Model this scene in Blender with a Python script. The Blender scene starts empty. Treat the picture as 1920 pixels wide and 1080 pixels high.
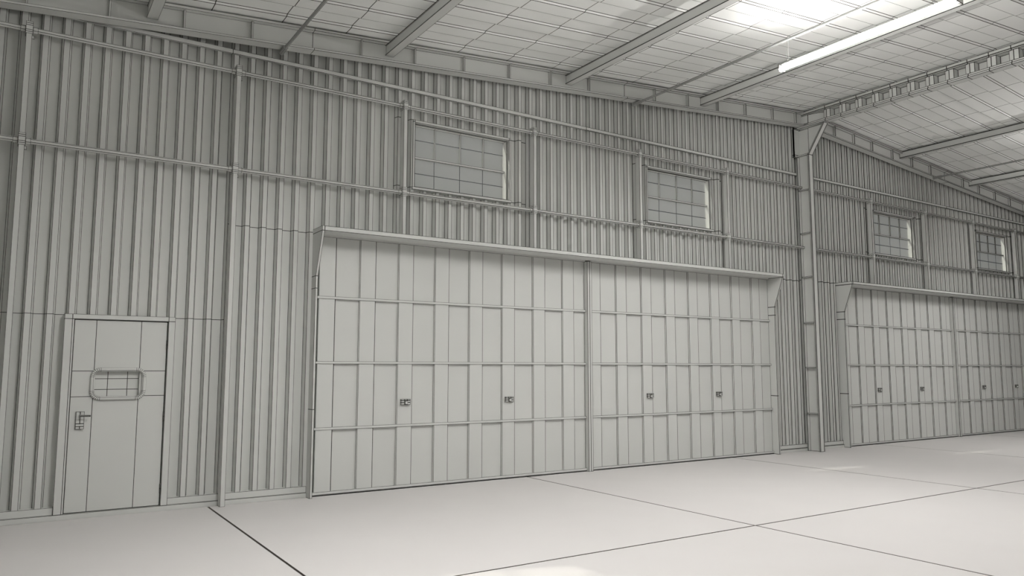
import bpy, math
from mathutils import Vector, Matrix
C = bpy.context.scene.collection
PI = math.pi

# ------------------------------------------------------------------ materials
def clay(name, col, wire=(0.035, 0.034, 0.03), rough=0.75):
    """matte clay paint with thin dark drawn lines on the panel edges (distances are stored on the faces)"""
    m = bpy.data.materials.new(name); m.use_nodes = True
    n = m.node_tree.nodes; l = m.node_tree.links; n.clear()
    out = n.new('ShaderNodeOutputMaterial'); b = n.new('ShaderNodeBsdfPrincipled')
    b.inputs['Roughness'].default_value = rough
    b.inputs['Specular IOR Level'].default_value = 0.12
    def sep(u):
        a = n.new('ShaderNodeUVMap'); a.uv_map = u
        s = n.new('ShaderNodeSeparateXYZ'); l.new(a.outputs[0], s.inputs[0]); return s
    s1, s2 = sep('edge_a'), sep('edge_b')
    def mn(a, c):
        q = n.new('ShaderNodeMath'); q.operation = 'MINIMUM'; l.new(a, q.inputs[0]); l.new(c, q.inputs[1]); return q.outputs[0]
    d = mn(mn(s1.outputs[0], s1.outputs[1]), mn(s2.outputs[0], s2.outputs[1]))
    lt = n.new('ShaderNodeMath'); lt.operation = 'LESS_THAN'; l.new(d, lt.inputs[0]); lt.inputs[1].default_value = 1.0
    # very faint mottling of the paint
    tc = n.new('ShaderNodeTexCoord'); no = n.new('ShaderNodeTexNoise'); no.inputs['Scale'].default_value = 1.3
    l.new(tc.outputs['Object'], no.inputs['Vector'])
    mp = n.new('ShaderNodeMapRange'); l.new(no.outputs['Fac'], mp.inputs['Value'])
    mp.inputs['To Min'].default_value = 0.975; mp.inputs['To Max'].default_value = 1.025
    sc = n.new('ShaderNodeVectorMath'); sc.operation = 'SCALE'; sc.inputs[0].default_value = col; l.new(mp.outputs[0], sc.inputs['Scale'])
    mx = n.new('ShaderNodeMix'); mx.data_type = 'RGBA'
    l.new(lt.outputs[0], mx.inputs['Factor']); l.new(sc.outputs[0], mx.inputs[6]); mx.inputs[7].default_value = (*wire, 1)
    l.new(mx.outputs[2], b.inputs['Base Color']); l.new(b.outputs[0], out.inputs[0])
    m['bsdf'] = 1
    return m, n, l, b, out, lt
M = {}
M['clay'] = clay('clay_grey', (0.600, 0.609, 0.590))[0]
M['roof'] = clay('roof_grey', (0.88, 0.888, 0.870))[0]
M['floor'] = clay('concrete_floor', (0.565, 0.550, 0.543), wire=(0.12, 0.11, 0.10))[0]
M['conduit'] = clay('conduit_grey', (0.33, 0.335, 0.325))[0]
M['joint'] = clay('floor_joint', (0.17, 0.155, 0.145), wire=(0.1, 0.095, 0.09))[0]
m, n, l, b, out, lt = clay('window_pane_film', (0.50, 0.512, 0.492), rough=0.5)
tr = n.new('ShaderNodeBsdfTransparent'); mix = n.new('ShaderNodeMixShader')
mix.inputs[0].default_value = 0.22
l.new(b.outputs[0], mix.inputs[1]); l.new(tr.outputs[0], mix.inputs[2]); l.new(mix.outputs[0], out.inputs[0])
M['pane'] = m
def emis(name, col, s):
    m = bpy.data.materials.new(name); m.use_nodes = True
    b = m.node_tree.nodes['Principled BSDF']; b.inputs['Base Color'].default_value = (*col, 1)
    b.inputs['Emission Color'].default_value = (*col, 1); b.inputs['Emission Strength'].default_value = s
    return m
TUBE = 85.0
M['tube'] = emis('fluorescent_tube_glow', (1.0, 0.975, 0.945), TUBE)

# ------------------------------------------------------------------ mesh builder
BIG = 50.0
class MB:
    def __init__(s): s.v = []; s.f = []; s.e = []
    def face(s, pts, wires=None):
        """pts: 3-D corners; wires: one flag per edge (corner i to i+1), True draws the line"""
        i0 = len(s.v); s.v += [tuple(map(float, p)) for p in pts]
        s.f.append(list(range(i0, i0 + len(pts)))); s.e.append(wires if wires is not None else [True] * len(pts))
    def box(s, x0, x1, y0, y1, z0, z1, xc=(), yc=(), zc=(), faces='xXyYzZ'):
        X = [x0] + [c for c in sorted(xc) if x0 < c < x1] + [x1]
        Y = [y0] + [c for c in sorted(yc) if y0 < c < y1] + [y1]
        Z = [z0] + [c for c in sorted(zc) if z0 < c < z1] + [z1]
        for a, b in zip(Y, Y[1:]):
            for c, d in zip(Z, Z[1:]):
                if 'x' in faces: s.face([(x0, b, c), (x0, a, c), (x0, a, d), (x0, b, d)])
                if 'X' in faces: s.face([(x1, a, c), (x1, b, c), (x1, b, d), (x1, a, d)])
        for a, b in zip(X, X[1:]):
            for c, d in zip(Z, Z[1:]):
                if 'y' in faces: s.face([(a, y0, c), (b, y0, c), (b, y0, d), (a, y0, d)])
                if 'Y' in faces: s.face([(b, y1, c), (a, y1, c), (a, y1, d), (b, y1, d)])
            for c, d in zip(Y, Y[1:]):
                if 'z' in faces: s.face([(a, d, z0), (b, d, z0), (b, c, z0), (a, c, z0)])
                if 'Z' in faces: s.face([(a, c, z1), (b, c, z1), (b, d, z1), (a, d, z1)])
    def hexa(s, P):
        """8 corners: bottom 0-3 (ccw from above), top 4-7"""
        for q in ((3, 2, 1, 0), (4, 5, 6, 7), (0, 1, 5, 4), (1, 2, 6, 5), (2, 3, 7, 6), (3, 0, 4, 7)):
            s.face([P[i] for i in q])
    def slope(s, x0, x1, y0, y1, zb, h, cuts=()):
        """box running along x whose underside follows zb(x)"""
        X = [x0] + [c for c in sorted(cuts) if x0 < c < x1] + [x1]
        for a, b in zip(X, X[1:]):
            za, zb_ = zb(a), zb(b)
            s.face([(a, y1, za), (b, y1, zb_), (b, y0, zb_), (a, y0, za)])
            s.face([(a, y0, za + h), (b, y0, zb_ + h), (b, y1, zb_ + h), (a, y1, za + h)])
            s.face([(a, y0, za), (b, y0, zb_), (b, y0, zb_ + h), (a, y0, za + h)])
            s.face([(b, y1, zb_), (a, y1, za), (a, y1, za + h), (b, y1, zb_ + h)])
        a, b = X[0], X[-1]
        s.face([(a, y1, zb(a)), (a, y0, zb(a)), (a, y0, zb(a) + h), (a, y1, zb(a) + h)])
        s.face([(b, y0, zb(b)), (b, y1, zb(b)), (b, y1, zb(b) + h), (b, y0, zb(b) + h)])
    def tube(s, p0, p1, r, n=8, rot=0.0, caps=True, r1=None, cuts=()):
        p0, p1 = Vector(p0), Vector(p1); d = (p1 - p0).normalized(); r1 = r if r1 is None else r1
        up = Vector((0, 0, 1)) if abs(d.z) < .9 else Vector((0, 1, 0))
        a = d.cross(up).normalized(); b = a.cross(d)
        ts = [0] + list(cuts) + [1]
        rings = []
        for t in ts:
            c = p0.lerp(p1, t); rr = r + (r1 - r) * t
            rings.append([c + a * rr * math.cos(rot + 2 * PI * k / n) + b * rr * math.sin(rot + 2 * PI * k / n) for k in range(n)])
        for R0, R1 in zip(rings, rings[1:]):
            for k in range(n): s.face([R0[k], R0[(k + 1) % n], R1[(k + 1) % n], R1[k]])
        if caps:
            s.face(list(reversed(rings[0])), [False] * n); s.face(rings[-1], [False] * n)
    def build(s, name, mat, parent=None, w=None):
        me = bpy.data.meshes.new(name); me.from_pydata(s.v, [], s.f)
        ua = me.uv_layers.new(name='edge_a'); ub = me.uv_layers.new(name='edge_b')
        for f, fl, poly in zip(s.f, s.e, me.polygons):
            P = [Vector(s.v[i]) for i in f]; n = len(P)
            cen = sum(P, Vector()) / n
            hw = w if w else 0.0030 + 0.00031 * max(0.0, min(cen.x, 24))      # half width of the drawn line
            lines = []
            for i in range(n):
                if not fl[i]: continue
                a, b = P[i], P[(i + 1) % n]; d = b - a
                if d.length < 1e-7: continue
                lines.append((a, d.normalized()))
            lines = lines[:4]
            for k, li in enumerate(poly.loop_indices):
                ds = [((P[k] - a) - d * (P[k] - a).dot(d)).length / hw for a, d in lines] + [BIG] * (4 - len(lines))
                ua.data[li].uv = (ds[0], ds[1]); ub.data[li].uv = (ds[2], ds[3])
        me.materials.append(mat); o = bpy.data.objects.new(name, me); C.objects.link(o)
        if parent: o.parent = parent
        return o
def tag(o, label=None, cat=None, group=None, kind=None):
    for k, v in (('label', label), ('category', cat), ('group', group), ('kind', kind)):
        if v: o[k] = v
    return o
def empty(name, loc=(0, 0, 0)):
    o = bpy.data.objects.new(name, None); C.objects.link(o); o.location = loc; o.empty_display_size = .1; return o
def struct(o): o['kind'] = 'structure'; return o

# ------------------------------------------------------------------ dimensions
XL, XR, YN = -2.2, 27.64, -21.0
XM = 12.72
SL = 0.0793
def zraf(x): return 5.25 + SL * (x if x <= XM else 2 * XM - x)
def zroof(x): return zraf(x) + 0.305
POSTS_L = [-0.09, 2.02, 4.19, 6.30, 8.41, 10.51]
POSTS_R = [14.95, 17.06, 19.19, 21.31, 23.43, 25.55]
PW = 0.053
WINS = [(4.378, 5.966), (8.665, 10.253), (15.187, 16.775), (19.524, 21.112)]
WZ0, WZ1 = 3.965, 4.925
BIGD = [(3.035, 11.705), (13.82, 22.49)]

# ------------------------------------------------------------------ floor
f = MB(); f2 = MB()
jx = [1.914 + 4.329 * k for k in range(-1, 7)]; jy = [-4.045 - 4.329 * k for k in range(0, 4)]
g = 0.0065
xs = [XL - .1] + [x for x in jx if XL < x < XR] + [XR + .1]; ys = [-0.03] + jy + [YN]
for i in range(len(xs) - 1):
    for j in range(len(ys) - 1):
        x0 = xs[i] + (g if i else 0); x1 = xs[i + 1] - (g if i < len(xs) - 2 else 0)
        y1 = ys[j] - (g if j else 0); y0 = ys[j + 1] + (g if j < len(ys) - 2 else 0)
        f.face([(x0, y0, 0), (x1, y0, 0), (x1, y1, 0), (x0, y1, 0)], [j < len(ys) - 2, i < len(xs) - 2, j > 0, i > 0])
        for a, b_ in (((x0, y0), (x1, y0)), ((x1, y0), (x1, y1)), ((x1, y1), (x0, y1)), ((x0, y1), (x0, y0))):
            f2.face([(a[0], a[1], -.02), (b_[0], b_[1], -.02), (b_[0], b_[1], 0), (a[0], a[1], 0)], [False] * 4)
floor = struct(f.build('floor', M['floor'], w=.0055))
f = f2; f.face([(XL - .1, YN - .1, -.02), (XR + .1, YN - .1, -.02), (XR + .1, .12, -.02), (XL - .1, .12, -.02)], [False] * 4)
f.build('joint_filler', M['joint'], floor)
# outside yard
f = MB(); f.face([(-60, -60, -.12), (90, -60, -.12), (90, 70, -.12), (-60, 70, -.12)], [False] * 4)
tag(struct(f.build('ground', M['floor'])))

# ------------------------------------------------------------------ corrugated sheet walls
CREST, SIDE, VAL, DEP, PER = 0.058, 0.017, 0.1032, 0.070, 0.1952
def profile(x, ph):
    u = (x - ph) % PER
    if u < CREST: return 0.0
    if u < CREST + SIDE: return DEP * (u - CREST) / SIDE
    if u < CREST + SIDE + VAL: return DEP
    return DEP * (1 - (u - CREST - SIDE - VAL) / SIDE)
def corr(mb, x0, x1, ph, z0, ztop, holes, cuts, T, skip=()):
    """sheet from x0 to x1; holes (xa, xb, za, zb); cuts (xa, xb, z); T maps (x, y, z) to world"""
    ks = range(int((x0 - ph) / PER) - 2, int((x1 - ph) / PER) + 3)
    B = set([x0, x1])
    for k in ks:
        for o in (0, CREST, CREST + SIDE, CREST + SIDE + VAL): B.add(ph + k * PER + o)
    nat = set(round(b, 5) for b in B)
    for h in holes: B.add(h[0]); B.add(h[1])
    B = sorted(b for b in B if x0 - 1e-6 <= b <= x1 + 1e-6)
    for a, b in zip(B, B[1:]):
        if b - a < 1e-5: continue
        mid = (a + b) / 2
        ya, yb = profile(a + 1e-6, ph), profile(b - 1e-6, ph)
        zs = [z0]
        hz = sorted((h[2], h[3]) for h in holes if h[0] <= mid <= h[1])
        spans = []; cur = z0
        for h0, h1 in hz:
            if h0 > cur + 1e-6: spans.append((cur, h0))
            cur = max(cur, h1)
        spans.append((cur, None))
        cz = sorted(c[2] for c in cuts if c[0] <= mid <= c[1])
        for s0, s1 in spans:
            inner = [c for c in cz if c > s0 + 1e-4 and (s1 is None or c < s1 - 1e-4)]
            lv = [s0] + inner + ([s1] if s1 is not None else [None])
            for p, q in zip(lv, lv[1:]):
                qa = q if q is not None else ztop(a); qb = q if q is not None else ztop(b)
                fl = [True, round(b, 5) in nat, True, round(a, 5) in nat]
                mb.face([T(a, ya, p), T(b, yb, p), T(b, yb, qb), T(a, ya, qa)], fl)
PH = 0.0493 + 0.010
holes = [(0.43, 1.48, 0.0, 2.10)] + [(a, b_, 0.0, 3.225) for a, b_ in BIGD] + [(a + .03, b_ - .03, WZ0 + .02, WZ1 - .02) for a, b_ in WINS]
cuts = [(XL, 2.04, 2.104), (2.04, 3.035, 3.231), (11.705, XM, 3.231), (XM, 13.82, 3.255), (22.49, XR, 3.23)]
for a, b_ in WINS:
    cuts += [(a - .27, b_ + .33, WZ1 + .002), (a - .27, b_ + .33, WZ0 + .02)]
wm = MB(); corr(wm, XL - .09, XR + .09, PH, 0.10, lambda x: zroof(x) + .01, holes, cuts, lambda x, y, z: (x, y, z))
wall = struct(wm.build('wall_far', M['clay']))
wm = MB(); corr(wm, -.09, 21.1, .06, 0.0, lambda x: zroof(XL) + .03, [(2.17, 3.63, 4.0, 4.88)], [], lambda x, y, z: (XL - y, -x, z))
struct(wm.build('wall_left', M['clay']))
wm = MB(); corr(wm, -.09, 21.1, .06, 0.0, lambda x: zroof(XR) + .03, [], [], lambda x, y, z: (XR + y, -x, z))
struct(wm.build('wall_right', M['clay']))
wm = MB(); corr(wm, XL - .09, XR + .09, PH, 0.0, lambda x: zroof(x) + .01, [], [], lambda x, y, z: (x, YN - y, z))
struct(wm.build('wall_near', M['clay']))

# base strips of the far wall
bm_ = MB(); km = MB()
segs = [(XL - .09, 0.418), (1.49, 3.035), (11.705, 13.82), (22.49, XR)]
for a, b_ in segs: bm_.box(a, b_, -.006, .075, .055, .130)
struct(bm_.build('baseboard_far', M['clay']))
for a, b_ in [(XL - .09, 3.035), (11.705, 13.82), (22.49, XR + .09)]: km.box(a, b_, -.024, .12, -.02, .054)
struct(km.build('trim_1', M['clay']))

# ------------------------------------------------------------------ roof
def roofsheet():
    mb = MB()
    left = [9.86 + .8167 * k for k in range(-14, 4)]; right = [13.45 + .8167 * k for k in range(0, 17)]
    xs = [XL - .1] + [x for x in left if XL < x < XM - .05] + [XM] + [x for x in right if x < XR] + [XR + .1]
    yl = []
    k = 1
    y = 0.15
    drop0, rise0, per = -0.416 + .545, -0.689 + .545, .545
    ev = []
    for k in range(-41, 2):
        ev.append((rise0 + k * per - .004, 0, 'lo')); ev.append((rise0 + k * per + .004, 1, ''))
        ev.append((drop0 + k * per, 1, '')); ev.append((drop0 + k * per + .030, 0, ''))
    ev = sorted(ev)
    ev = [(y, h) for y, h, _ in ev if YN - .1 < y < .13]
    ev = [(YN - .1, ev[0][1])] + ev + [(.13, ev[-1][1])]
    for (ya, ha), (yb, hb) in zip(ev, ev[1:]):
        for a, b_ in zip(xs, xs[1:]):
            za, zb = zroof(a), zroof(b_)
            mb.face([(a, yb, za + .021 * hb), (b_, yb, zb + .021 * hb), (b_, ya, zb + .021 * ha), (a, ya, za + .021 * ha)])
    return mb
rs = roofsheet().build('ceiling', M['roof'], w=.0050); struct(rs)
sm = rs.modifiers.new('sheet_thickness', 'SOLIDIFY'); sm.thickness = .03; sm.offset = -1.0

# ------------------------------------------------------------------ gable rafters
JO = {'l': [2.906, 8.073], 'r': [17.93, 23.0]}
ST = {'l': [-1.61, -.86, -.105, .653, 1.406, 2.16, 3.541, 4.305, 5.067, 5.828, 6.571, 7.318, 8.723, 9.501, 10.25, 10.991, 11.762, 12.45],
      'r': [13.0, 13.7, 14.35, 14.997, 15.753, 16.522, 17.27, 18.698, 19.44, 20.226, 20.986, 21.75, 22.5, 23.6, 24.4, 25.2, 26.0, 26.8]}
def rafter(side, x0, x1, label):
    r = empty('rafter', (0, 0, 0)); tag(r, label, 'beam', 'sloping rafters along the gable wall')
    mb = MB(); mb.slope(x0, x1, -.24, -.08, zraf, .028, JO[side]); mb.build('lower_flange', M['clay'], r)
    mb = MB(); mb.slope(x0, x1, -.24, -.08, lambda x: zraf(x) + .252, .033, JO[side]); mb.build('upper_flange', M['clay'], r)
    mb = MB(); mb.slope(x0, x1, -.166, -.154, lambda x: zraf(x) + .028, .224, JO[side]); mb.build('web', M['clay'], r)
    for x in ST[side]:
        mb = MB(); s = .010; zf = lambda q: zraf(q) + .028
        mb.slope(x - s, x + s, -.212, -.166, zf, .224); mb.build('stiffener', M['clay'], r)
    return r
rafter('l', XL, XM - .01, 'grey steel I-section rafter rising from the personnel door end up to the ridge column')
rafter('r', XM + .01, XR, 'grey steel I-section rafter falling away beyond the ridge column')

# ------------------------------------------------------------------ ridge column
def column():
    c = empty('ridge_column', (XM, -.15, 0)); tag(c, 'tall grey steel H-section column standing between the two wide sectional doors', 'column')
    c.location = (0, 0, 0)
    X0, X1 = 12.65, 12.79
    zs = [.70, 1.56, 2.41, 3.29, 4.14, 4.99]
    mb = MB(); mb.box(X0, X1, -.05, -.03, 0, 6.2, zc=[5.67]); mb.build('rear_flange', M['clay'], c)
    mb = MB(); mb.box(X0 - .088, X1 + .02, -.056, -.024, 5.66, 6.215, zc=[5.70]); mb.box(X0 - .088, X0 - .076, -.056, .0, 5.66, 6.215, zc=[5.70]); mb.build('splice_plate', M['clay'], c)
    mb = MB(); mb.box(X0, X1, -.30, -.275, 0, 5.67, xc=[X0 + .018, X1 - .018]); mb.build('front_flange', M['clay'], c)
    mb = MB(); mb.box(12.712, 12.728, -.275, -.05, 0, 6.2); mb.build('web', M['clay'], c)
    for z in zs:
        mb = MB(); mb.box(X0 + .004, X1 - .004, -.275, -.05, z - .012, z + .012); mb.build('stiffener', M['clay'], c)
    # knee haunch under the ridge beam
    h = MB(); ya, za, yb, zb = -.30, 5.67, -.66, 6.215; t = .026
    for a, b_ in ((X0, X0 + .018), (X0 + .018, X1 - .018), (X1 - .018, X1)):
        h.hexa([(a, ya, za), (b_, ya, za), (b_, ya + t, za), (a, ya + t, za), (a, yb, zb), (b_, yb, zb), (b_, yb + t, zb), (a, yb + t, zb)])
    h.build('haunch_flange', M['clay'], c)
    h = MB()
    for x, o in ((12.713, 1), (12.727, -1)):
        P = [(x, -.27, 5.67), (x, yb + .02, 6.21), (x, -.27, 6.21)]
        h.face(P if o > 0 else P[::-1])
    h.build('haunch_web', M['clay'], c)
    h = MB(); h.box(X0, X1, -.285, -.05, 5.665, 5.695); h.build('haunch_plate', M['clay'], c)
column()

# ------------------------------------------------------------------ ridge beam
def ridge_beam():
    c = empty('ridge_beam'); tag(c, 'long grey steel ridge beam with folded web running towards the hall from the column top', 'beam')
    X0, X1 = 12.65, 12.80; Y1 = -.06
    J = [-2.316 - .3245 * k for k in range(-6, 60)]; J = [y for y in J if YN < y < -.4]
    mb = MB(); mb.box(X0, X1, YN + .1, Y1, 6.222, 6.255, yc=J); mb.box(X0 + .012, X1 - .012, YN + .1, -.3, 6.255, 6.292, yc=J); mb.build('bottom_chord', M['clay'], c)
    mb = MB(); mb.box(X0, X1, YN + .1, Y1, 6.478, 6.530, yc=J); mb.box(X0 + .012, X1 - .012, YN + .1, Y1, 6.452, 6.478, yc=J); mb.build('top_chord', M['clay'], c)
    mb = MB(); z0, z1 = 6.285, 6.452
    F, Bk = 12.653, 12.790
    pts = [(-.06, F)]
    # folded plate web: front flat, steep return, back flat, slanted return
    y = J[0] + .3245 * 1
    ys_ = []
    k = 0
    pts = [(-.06, F), (-.32, F)]
    for j in J:
        a = j + .045       # slanted return begins (towards the wall)
        pts += [(a, Bk), (a - .004, F + .024), (a - .078, F), (a - .150, F + .012), (a - .154, Bk)]
    pts += [(YN + .1, Bk)]
    for p, q in zip(pts, pts[1:]):
        if p[0] - q[0] < 1e-4: continue
        mb.face([(p[1], p[0], z0), (q[1], q[0], z0), (q[1], q[0], z1), (p[1], p[0], z1)])
    o = mb.build('folded_web', M['clay'], c)
    s = o.modifiers.new('plate', 'SOLIDIFY'); s.thickness = .012
ridge_beam()

# ------------------------------------------------------------------ purlins
PUR = [(-1.95, .105), (1.02, .105), (3.885, .105), (6.87, .105), (9.828, .105), (16.07, .150), (19.02, .150), (22.0, .150), (24.97, .150)]
plabel = ['hidden', 'grey roof purlin nearest the personnel door, cut by the top edge of the picture',
          'grey roof purlin, second in from the personnel door end', 'long grey roof purlin ending over the first high window',
          'grey roof purlin passing just behind the lit tube lamp', 'first grey roof purlin beyond the ridge beam',
          'second grey roof purlin beyond the ridge beam, by the far roof slope', 'h', 'h']
for (x, off), lab in zip(PUR, plabel):
    if x < 0 or x > 21: continue
    c = empty('roof_purlin'); tag(c, lab, 'beam', 'roof purlins')
    zb = zraf(x) + off; w_ = .115; h_ = .140
    if x > XM: zb = zraf(x) + off
    mb = MB(); mb.box(x, x + w_, YN + .1, -.168, zb, zb + .010); mb.build('bottom_flange', M['clay'], c)
    mb = MB(); mb.box(x + .012, x + .020, YN + .1, -.168, zb + .010, zb + h_ - .008); mb.build('web', M['clay'], c)
    mb = MB(); mb.box(x, x + w_, YN + .1, -.168, zb + h_ - .008, zb + h_); mb.build('top_flange', M['clay'], c)

# ------------------------------------------------------------------ girts, posts, rails
def girt(x0, x1, joints, label):
    mb = MB(); mb.box(x0, x1, -.032, -.003, 5.298, 5.350, xc=joints)
    tag(mb.build('wall_girt', M['clay']), label, 'beam', 'flat girts high on the corrugated wall')
girt(XL, 12.64, [1.987, 7.384], 'flat grey girt running high on the wall above the first two windows')
girt(12.80, XR, [18.204], 'flat grey girt running high on the wall beyond the ridge column')

def post():
    r = empty('wall_post')
    mb = MB(); mb.box(0, PW, -.130, -.030, 0, 5.120); mb.build('shaft', M['clay'], r)
    for z0, z1 in ((3.815, 3.942), (4.998, 5.128)):
        m_ = (z0 + z1) / 2
        mb = MB(); mb.box(-.006, PW + .006, -.137, -.028, z0, z1, zc=[z0 + .020, z0 + .040, z1 - .040, z1 - .020]); mb.build('sleeve', M['clay'], r)
        mb = MB(); mb.box(PW * .5 - .004, PW + .020, -.085, -.065, z0 - .035, z0); mb.build('bolt', M['clay'], r)
    return r
def copy_tree(o, parent=None):
    c = o.copy(); C.objects.link(c); c.parent = parent
    for ch in list(o.children): copy_tree(ch, c)
    return c
P0 = post()
plab = ['slim grey wall post on the door side, nearest the hall corner', 'slim grey wall post between the personnel door and the wide door',
        'slim grey wall post just before the first high window', 'slim grey wall post just after the first high window',
        'slim grey wall post just before the second high window', 'slim grey wall post just after the second high window',
        'slim grey wall post just before the third high window', 'slim grey wall post just after the third high window',
        'slim grey wall post just before the fourth high window', 'slim grey wall post just after the fourth high window']
first = True
for x, lab in zip(POSTS_L + POSTS_R[:4], plab):
    o = P0 if first else copy_tree(P0)
    o.location = (x, 0, 0)
    first = False
    tag(o, lab, 'post', 'upright posts along the corrugated wall')
# posts over the wide doors stand on the door hoods: shorten their shafts
for o in [q for q in C.objects if q.name.startswith('wall_post')]:
    for a, b_ in BIGD:
        if a < o.location.x < b_:
            for ch in o.children:
                if ch.name.startswith('shaft'):
                    mb = MB(); mb.box(0, PW, -.130, -.030, 3.267, 5.120)
                    ch.data = (t_ := mb.build('shaft_mesh', M['clay'], w=.0026 + .0003 * o.location.x)).data
                    bpy.data.objects.remove(t_)
spots = ['beside the hall corner', 'above the personnel door', 'across the plain sheets before the first window', 'under the first window',
         'between the first and second windows', 'under the second window', 'running up to the ridge column']
spots_u = ['beside the hall corner', 'high above the personnel door', 'high over the plain sheets before the first window', 'over the first window',
         'between the first and second windows', 'over the second window', 'running up to the ridge column']
spotr = ['just beyond the ridge column', 'at the third window', 'between the third and fourth windows', 'at the fourth window', 'after the fourth window']
def rail(x0, x1, z, label, level, ca, cb):
    c = empty('wall_rail'); tag(c, label, 'rail', level)
    mb = MB(); mb.tube((x0, -.078, z), (x1, -.078, z), .029, 6, rot=PI / 6); mb.build('tube', M['clay'], c)
    if ca: mb = MB(); mb.tube((x0, -.078, z), (x0 + .045, -.078, z), .036, 6, rot=PI / 6); mb.build('collar', M['clay'], c)
    if cb: mb = MB(); mb.tube((x1 - .045, -.078, z), (x1, -.078, z), .036, 6, rot=PI / 6); mb.build('collar', M['clay'], c)
e_ = .0065
for z, lv, sp in ((3.873, 'lower tubular rails', spots), (5.060, 'upper tubular rails', spots_u)):
    word = 'lower' if z < 4 else 'upper'
    ends = [XL] + [v for x in POSTS_L for v in (x - e_, x + PW + e_)] + [12.70]
    for k in range(7):
        rail(ends[2 * k], ends[2 * k + 1], z, f'{word} grey tubular rail {sp[k]}', lv, k > 0, k < 6)
    ends = [12.80] + [v for x in POSTS_R[:4] for v in (x - e_, x + PW + e_)] + [XR]
    for k in range(5):
        rail(ends[2 * k], ends[2 * k + 1], z, f'{word} grey tubular rail {spotr[k]}', lv, k > 0, k < 4)

# ------------------------------------------------------------------ high windows
def window(n, x0, x1, T=None, parent_name=None):
    """frame x0..x1; T optionally maps (x, y, z) to world for a side wall"""
    w = struct(empty(f'window_{n}')) if not parent_name else None
    def B(name, mb, mat='clay'):
        if T: mb.v = [T(*p) for p in mb.v]
        return mb.build(name, M[mat], w)
    zt, zb = WZ1, WZ0
    fw = .028
    mb = MB(); mb.box(x0, x0 + fw, -.022, .07, zb + .02, zt, zc=[zt - fw]); mb.box(x1 - fw, x1, -.022, .07, zb + .02, zt, zc=[zt - fw])
    mb.box(x0 + fw, x1 - fw, -.022, .07, zt - fw - .008, zt)
    B('casing', mb)
    mb = MB(); mb.box(x0 - .005, x1 + .005, -.030, .10, zb - .012, zb + .024); B('sill', mb)
    gx0, gx1, gz0, gz1 = x0 + .040, x1 - .060, zb + .045, zt - .055
    mb = MB()
    mb.box(x0 + fw + .006, gx0 + .010, .012, .115, zb + .024, zt - fw - .012); mb.box(gx1, gx1 + .016, .012, .115, zb + .024, zt - fw - .012)
    mb.box(gx0 + .01, gx1, .03, .115, gz1, gz1 + .012); mb.box(gx0 + .01, gx1, .03, .115, zb + .024, gz0)
    B('sash_frame', mb)
    Xc = [gx0 + .01, x0 + .382, x0 + .790, x0 + 1.170, gx1]
    Zc = [gz0, 4.205, 4.42, 4.675, gz1]
    mb = MB(); mb.box(gx0 + .01, gx1, .062, .090, 4.406, 4.434); B('meeting_rail', mb)
    for x in Xc[1:4]:
        mb = MB(); mb.box(x - .010, x + .010, .070, .090, 4.434, gz1); B('glazing_bar', mb)
    mb = MB()
    for a, b_ in zip(Xc, Xc[1:]):
        for c, d in zip(Zc, Zc[1:]): mb.face([(a, .092, c), (b_, .092, c), (b_, .092, d), (a, .092, d)])
    B('pane', mb, 'pane')
    mb = MB(); mb.box(x0 + .006, gx0, .075, .12, zb, zt); mb.box(gx1 + .016, x1, .075, .12, zb, zt); mb.box(gx0, gx1 + .016, .075, .12, gz1 + .01, zt); B('outer_frame', mb)
for i, (a, b_) in enumerate(WINS): window(i + 1, a, b_)
window(5, 2.165, 3.715, T=lambda x, y, z: (XL - y, -x, z))

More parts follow.
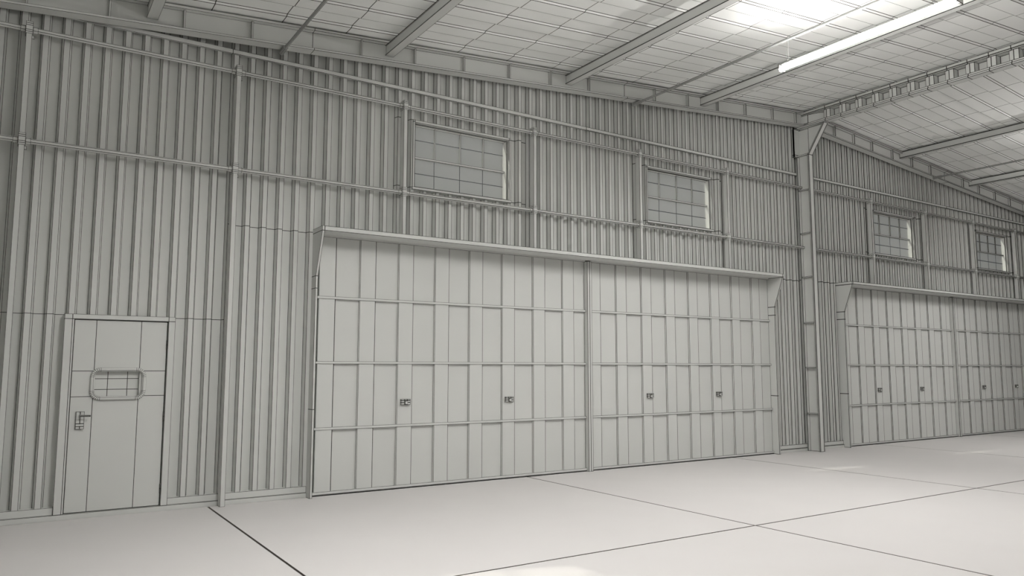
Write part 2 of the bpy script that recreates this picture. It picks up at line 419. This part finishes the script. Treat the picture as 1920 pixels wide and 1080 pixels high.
# ------------------------------------------------------------------ personnel door
def personnel_door():
    d = struct(empty('door_1'))
    X0, X1, Z0, Z1 = .418, 1.490, .055, 2.111
    ix0, ix1, iz = .490, 1.422, 2.060
    mb = MB()
    mb.box(X0, ix0, -.024, .075, Z0, Z1, zc=[iz]); mb.box(ix1, X1, -.024, .075, Z0, Z1, zc=[iz]); mb.box(ix0, ix1, -.024, .075, iz, Z1)
    mb.build('door_frame', M['clay'], d)
    L0, L1, LT = ix0 + .022, ix1 - .010, iz - .006
    mb = MB(); mb.box(ix0, ix0 + .020, -.012, .04, Z0, iz); mb.build('door_stop', M['clay'], d)
    xs = [L0, .717, 1.151, L1]; zs = [Z0 + .006, 1.246, 1.514, LT]
    yf, yb = -.004, .040
    leaf = MB()
    for i in range(3):
        for j in range(3):
            if i == 1 and j == 1: continue
            leaf.face([(xs[i], yf, zs[j]), (xs[i + 1], yf, zs[j]), (xs[i + 1], yf, zs[j + 1]), (xs[i], yf, zs[j + 1])])
    for a, b_ in (((L0, zs[0]), (L0, zs[3])), ((L1, zs[3]), (L1, zs[0])), ((L0, zs[3]), (L1, zs[3])), ((L1, zs[0]), (L0, zs[0])),
                  ((xs[1], zs[2]), (xs[1], zs[1])), ((xs[2], zs[1]), (xs[2], zs[2])), ((xs[2], zs[2]), (xs[1], zs[2])), ((xs[1], zs[1]), (xs[2], zs[1]))):
        leaf.face([(a[0], yb, a[1]), (a[0], yf, a[1]), (b_[0], yf, b_[1]), (b_[0], yb, b_[1])][::-1])
    lf = leaf.build('door_leaf', M['clay'], d)
    mb = MB(); mb.box(ix0, ix1, .041, .070, Z0, iz); mb.build('door_back', M['clay'], d)
    # vision panel
    gx = [.700, .852, 1.042, 1.200]; gz = [1.232, 1.318, 1.432, 1.530]
    mb = MB()
    for a, b_ in zip(gx, gx[1:]):
        for c, e in zip(gz, gz[1:]): mb.face([(a, .030, c), (b_, .030, c), (b_, .030, e), (a, .030, e)])
    mb.build('vision_glass', M['clay'], lf)
    cx0, cx1, cz0, cz1, R = .706, 1.198, 1.226, 1.528, .075
    path = []
    for cx, cz, a0 in ((cx1 - R, cz1 - R, 0), (cx0 + R, cz1 - R, 90), (cx0 + R, cz0 + R, 180), (cx1 - R, cz0 + R, 270)):
        for k in range(8):
            a = math.radians(a0 + 90 * k / 7); path.append(Vector((cx + R * math.cos(a), -.010, cz + R * math.sin(a))))
    n = len(path); rr = .023; ring = []
    for i, p in enumerate(path):
        t = (path[(i + 1) % n] - path[i - 1]).normalized(); nrm = Vector((t.z, 0, -t.x)); y = Vector((0, 1, 0))
        ring.append([p + nrm * rr * math.cos(2 * PI * k / 8 + PI / 8) + y * rr * math.sin(2 * PI * k / 8 + PI / 8) for k in range(8)])
    mb = MB()
    for i in range(n):
        A, B_ = ring[i], ring[(i + 1) % n]
        for k in range(8): mb.face([A[k], A[(k + 1) % 8], B_[(k + 1) % 8], B_[k]], [True, k in (0, 1, 3, 4, 6), True, k in (1, 2, 4, 5, 7)])
    mb.build('vision_rim', M['clay'], lf, w=.0018)
    # lever handle on its back plate
    pm = MB(); pm.box(.572, .650, -.024, -.004, .912, 1.092, xc=[.611], zc=[.938, .968]); pl = pm.build('handle_plate', M['clay'], lf, w=.0040)
    hb = MB(); hb.tube((.611, -.024, 1.050), (.611, -.070, 1.050), .012, 8); hb.tube((.604, -.068, 1.050), (.704, -.068, 1.048), .0095, 8, r1=.0085)
    hb.build('lever', M['clay'], pl, w=.003)
    kb = MB(); kb.tube((.611, -.024, .953), (.611, -.029, .953), .010, 8); kb.build('keyhole', M['clay'], pl, w=.003)
    for z in (1.80, 1.02, .24):
        hm = MB(); hm.tube((ix1 - .006, -.010, z - .05), (ix1 - .006, -.010, z + .05), .010, 8, cuts=(.5,)); hm.build('hinge', M['clay'], d)
personnel_door()

# ------------------------------------------------------------------ wide sectional doors
def section_leaf(d, x0, x1, start, locks):
    zr = [(.016, .050), (.790, .822), (1.598, 1.630), (2.405, 2.438), (3.183, 3.222)]
    F, Rc = -.032, -.004
    VL = [False, True, False, True]
    for j in range(4):
        z0, z1 = zr[j][1], zr[j + 1][0]
        mb = MB()
        k = 0; x = x0
        rb = [(max(start + .539 * q, x0), min(start + .539 * q + .208, x1)) for q in range(9) if start + .539 * q < x1 - .03]
        last = None
        for a, b_ in rb:
            if last is not None:
                mb.face([(last + .008, Rc, z0), (a - .010, Rc, z0), (a - .010, Rc, z1), (last + .008, Rc, z1)], [False, False, False, True])
                mb.face([(a - .010, Rc, z0), (a, F, z0), (a, F, z1), (a - .010, Rc, z1)], VL)
            mb.face([(a, F, z0), (b_, F, z0), (b_, F, z1), (a, F, z1)], [False, True, False, False])
            if b_ < x1 - .02:
                mb.face([(b_, F, z0), (b_ + .008, Rc, z0), (b_ + .008, Rc, z1), (b_, F, z1)], VL)
            last = b_
        if last < x1 - .02: mb.face([(last + .008, Rc, z0), (x1, Rc, z0), (x1, Rc, z1), (last + .008, Rc, z1)], VL)
        sec = mb.build('door_section', M['clay'], d, w=.0048 + .0003 * x0)
        s = sec.modifiers.new('panel', 'SOLIDIFY'); s.thickness = .03; s.offset = -1
        if j == 1:
            for lx in locks:
                lm = MB(); cz = 1.107; w, h = .068, .037
                lm.box(lx - w, lx + w, -.056, -.031, cz - h, cz + h, xc=[lx - .015, lx + .022], zc=[cz - .008, cz + .018])
                lo = lm.build('lock', M['clay'], sec, w=.0052 + .0001 * lx)
                lm = MB(); lm.box(lx - .012, lx + .018, -.076, -.056, cz - .030, cz + .012); lm.build('lock_grip', M['clay'], lo, w=.003)
    for z0, z1 in zr:
        mb = MB(); mb.box(x0, x1, -.037, -.002, z0, z1); mb.build('section_rail', M['clay'], d, w=.0026 + .0002 * x0)
def wide_door(n, X0, X1):
    d = struct(empty(f'door_{n}'))
    def jamb(xa, xb):
        mb = MB()
        Y = [(-.150, 0), (-.150, 1.049), (-.150, 2.52), (-.150, 2.67), (-.350, 3.208)]
        for (ya, za), (yb, zb) in zip(Y, Y[1:]):
            for x, o in ((xa, 1), (xb, -1)):
                q = [(x, .06, za), (x, ya, za), (x, yb, zb), (x, .06, zb)]
                mb.face(q if o > 0 else q[::-1])
            mb.face([(xa, ya, za), (xb, ya, za), (xb, yb, zb), (xa, yb, zb)])
        return mb.build('jamb', M['clay'], d)
    jamb(X0, X0 + .030); jamb(X1 - .030, X1)
    mb = MB(); mb.box(X0, X1, -.350, .06, 3.208, 3.265, xc=[X0 + .030, X1 - .030]); mb.build('hood', M['clay'], d)
    xm = (X0 + X1) / 2 + .008
    mb = MB(); mb.box(xm - .046, xm - .002, -.085, .02, 0, 3.190); mb.box(xm + .002, xm + .044, -.080, .02, 0, 3.190); mb.build('mullion', M['clay'], d)
    section_leaf(d, X0 + .030, xm - .046, X0 + .090, (X0 + 1.277, X0 + 2.892))
    section_leaf(d, xm + .044, X1 - .030, xm + .046, (X0 + 5.605, X0 + 7.220))
    mb = MB(); mb.box(X0 - .10, X1 + .10, .074, .095, -.02, 3.30); mb.build('leak_blocker', M['clay'], d)  # unseen backing box, added to stop sunlight leaking in past the jambs
    mb = MB(); mb.box(X0 + .03, X1 - .03, -.012, .01, 0, .03); mb.build('bottom_seal', M['clay'], d)
for i, (a, b_) in enumerate(BIGD): wide_door(i + 2, a, b_)

# ------------------------------------------------------------------ conduits and lamps
CON = [(2.545, 5.418, 'grey conduit pipe nearest the personnel door, ending at the rafter'),
       (8.325, 5.874, 'grey conduit pipe carrying the lit tube lamp'),
       (17.30, 5.857, 'grey conduit pipe beyond the ridge beam, ending at the falling rafter')]
YF = [-.09, -.09, -.235]
for (x, z, lab), ye in zip(CON, YF):
    c = empty('conduit_pipe'); tag(c, lab, 'pipe', 'conduit pipes under the roof')
    mb = MB(); mb.tube((x, YN + .1, z), (x, ye - .17, z), .0195, 8, rot=PI / 8); mb.build('tube', M['conduit'], c, w=.0012)
    mb = MB(); mb.tube((x, ye - .19, z), (x, ye - .02, z), .030, 8, rot=PI / 8); mb.tube((x, ye - .03, z), (x, ye, z - .004), .032, 8, rot=PI / 8); mb.build('end_fitting', M['conduit'], c, w=.0012)
def lamp(x, ztop, y1, lab):
    y0 = y1 - 2.30; z = ztop - .375
    c = empty('tube_lamp'); tag(c, lab, 'lamp', 'tube lamps hung from the conduit pipes')
    for k in (-1, 1):
        mb = MB(); xx = x + .038 * k - .004
        mb.tube((xx, y0 + .02, z + .020 * k), (xx, y1 - .02, z + .020 * k), .026, 12, cuts=(.5,)); mb.build('tube', M['tube'], c)
    mb = MB(); mb.box(x - .026, x + .026, y0 + .03, y1 - .03, z + .030, z + .062); mb.build('batten', M['clay'], c)
    for y in (y0, y1 - .02):
        mb = MB(); mb.box(x - .064, x + .060, y, y + .02, z - .028, z + .045); mb.build('end_cap', M['clay'], c)
    for y in (y1 - .12, y0 + .12):
        mb = MB(); mb.tube((x, y, z + .06), (x, y, z + .10), .016, 8); mb.tube((x, y, z + .10), (x, y, ztop - .0205), .005, 6); mb.build('hanger_rod', M['conduit'], c, w=.001)
    return c
lamp(8.325, 5.874, -2.985, 'glowing white tube lamp hanging on thin rods under the roof')
# the same lamps further along the conduits and on the outer bays (above and behind the viewpoint)
DOWN = 96.0
def downlight(x, y, z, p):
    L = bpy.data.lights.new('lamp_light', 'AREA'); L.shape = 'RECTANGLE'; L.size = .5; L.size_y = 2.3; L.energy = p; L.color = (1, .985, .965); L.spread = math.radians(160)
    o = bpy.data.objects.new('lamp_light', L); C.objects.link(o); o.location = (x, y, z)
for x, zt in ((2.545, 5.418), (8.325, 5.874), (17.30, 5.857)):
    for y1 in ((-3.6,) if x < 8 else (-2.985, -9.6) if x < 9 else (-2.985,)):
        if not (x == 8.325 and y1 == -2.985):
            lamp(x, zt, y1, 'white tube lamp hanging out of view from a conduit pipe')
        downlight(x, y1 - 1.15, zt - .46, DOWN * {2.545: .95, 8.325: .95, 17.30: .72}[x] * (1.0 if y1 > -5 else .10))

# ------------------------------------------------------------------ sky and sun
W = bpy.data.worlds.new('sky'); bpy.context.scene.world = W; W.use_nodes = True
bg = W.node_tree.nodes['Background']; bg.inputs[0].default_value = (.80, .86, .92, 1); bg.inputs[1].default_value = .2
S = bpy.data.lights.new('sun', 'SUN'); S.energy = 7.5; S.angle = math.radians(.6); S.color = (1, .985, .87)
so = bpy.data.objects.new('sun', S); C.objects.link(so)
so.rotation_euler = Vector((1, -.34, -.80)).to_track_quat('-Z', 'Y').to_euler()

# ------------------------------------------------------------------ camera
cam = bpy.data.cameras.new('camera'); co = bpy.data.objects.new('camera', cam); C.objects.link(co)
cam.sensor_width = 36; cam.lens = 1425.74 / 1920 * 36; cam.clip_start = .05; cam.clip_end = 300
yaw, pitch, roll = 0.5777, 0.1047, 0.0008
fv = Vector((math.sin(yaw) * math.cos(pitch), math.cos(yaw) * math.cos(pitch), math.sin(pitch)))
rv = Vector((math.cos(yaw), -math.sin(yaw), 0)); uv = rv.cross(fv)
r2 = rv * math.cos(roll) + uv * math.sin(roll); u2 = uv * math.cos(roll) - rv * math.sin(roll)
mat = Matrix((r2, u2, -fv)).transposed().to_4x4(); mat.translation = Vector((0, -9.2066, 1.55)); co.matrix_world = mat
bpy.context.scene.camera = co
vs = bpy.context.scene.view_settings
vs.view_transform = 'Standard'; vs.look = 'None'; vs.gamma = 1; vs.use_curve_mapping = False; vs.exposure = 0.12
cy = bpy.context.scene.cycles
cy.max_bounces = 10; cy.diffuse_bounces = 8; cy.transparent_max_bounces = 16; cy.use_denoising = True
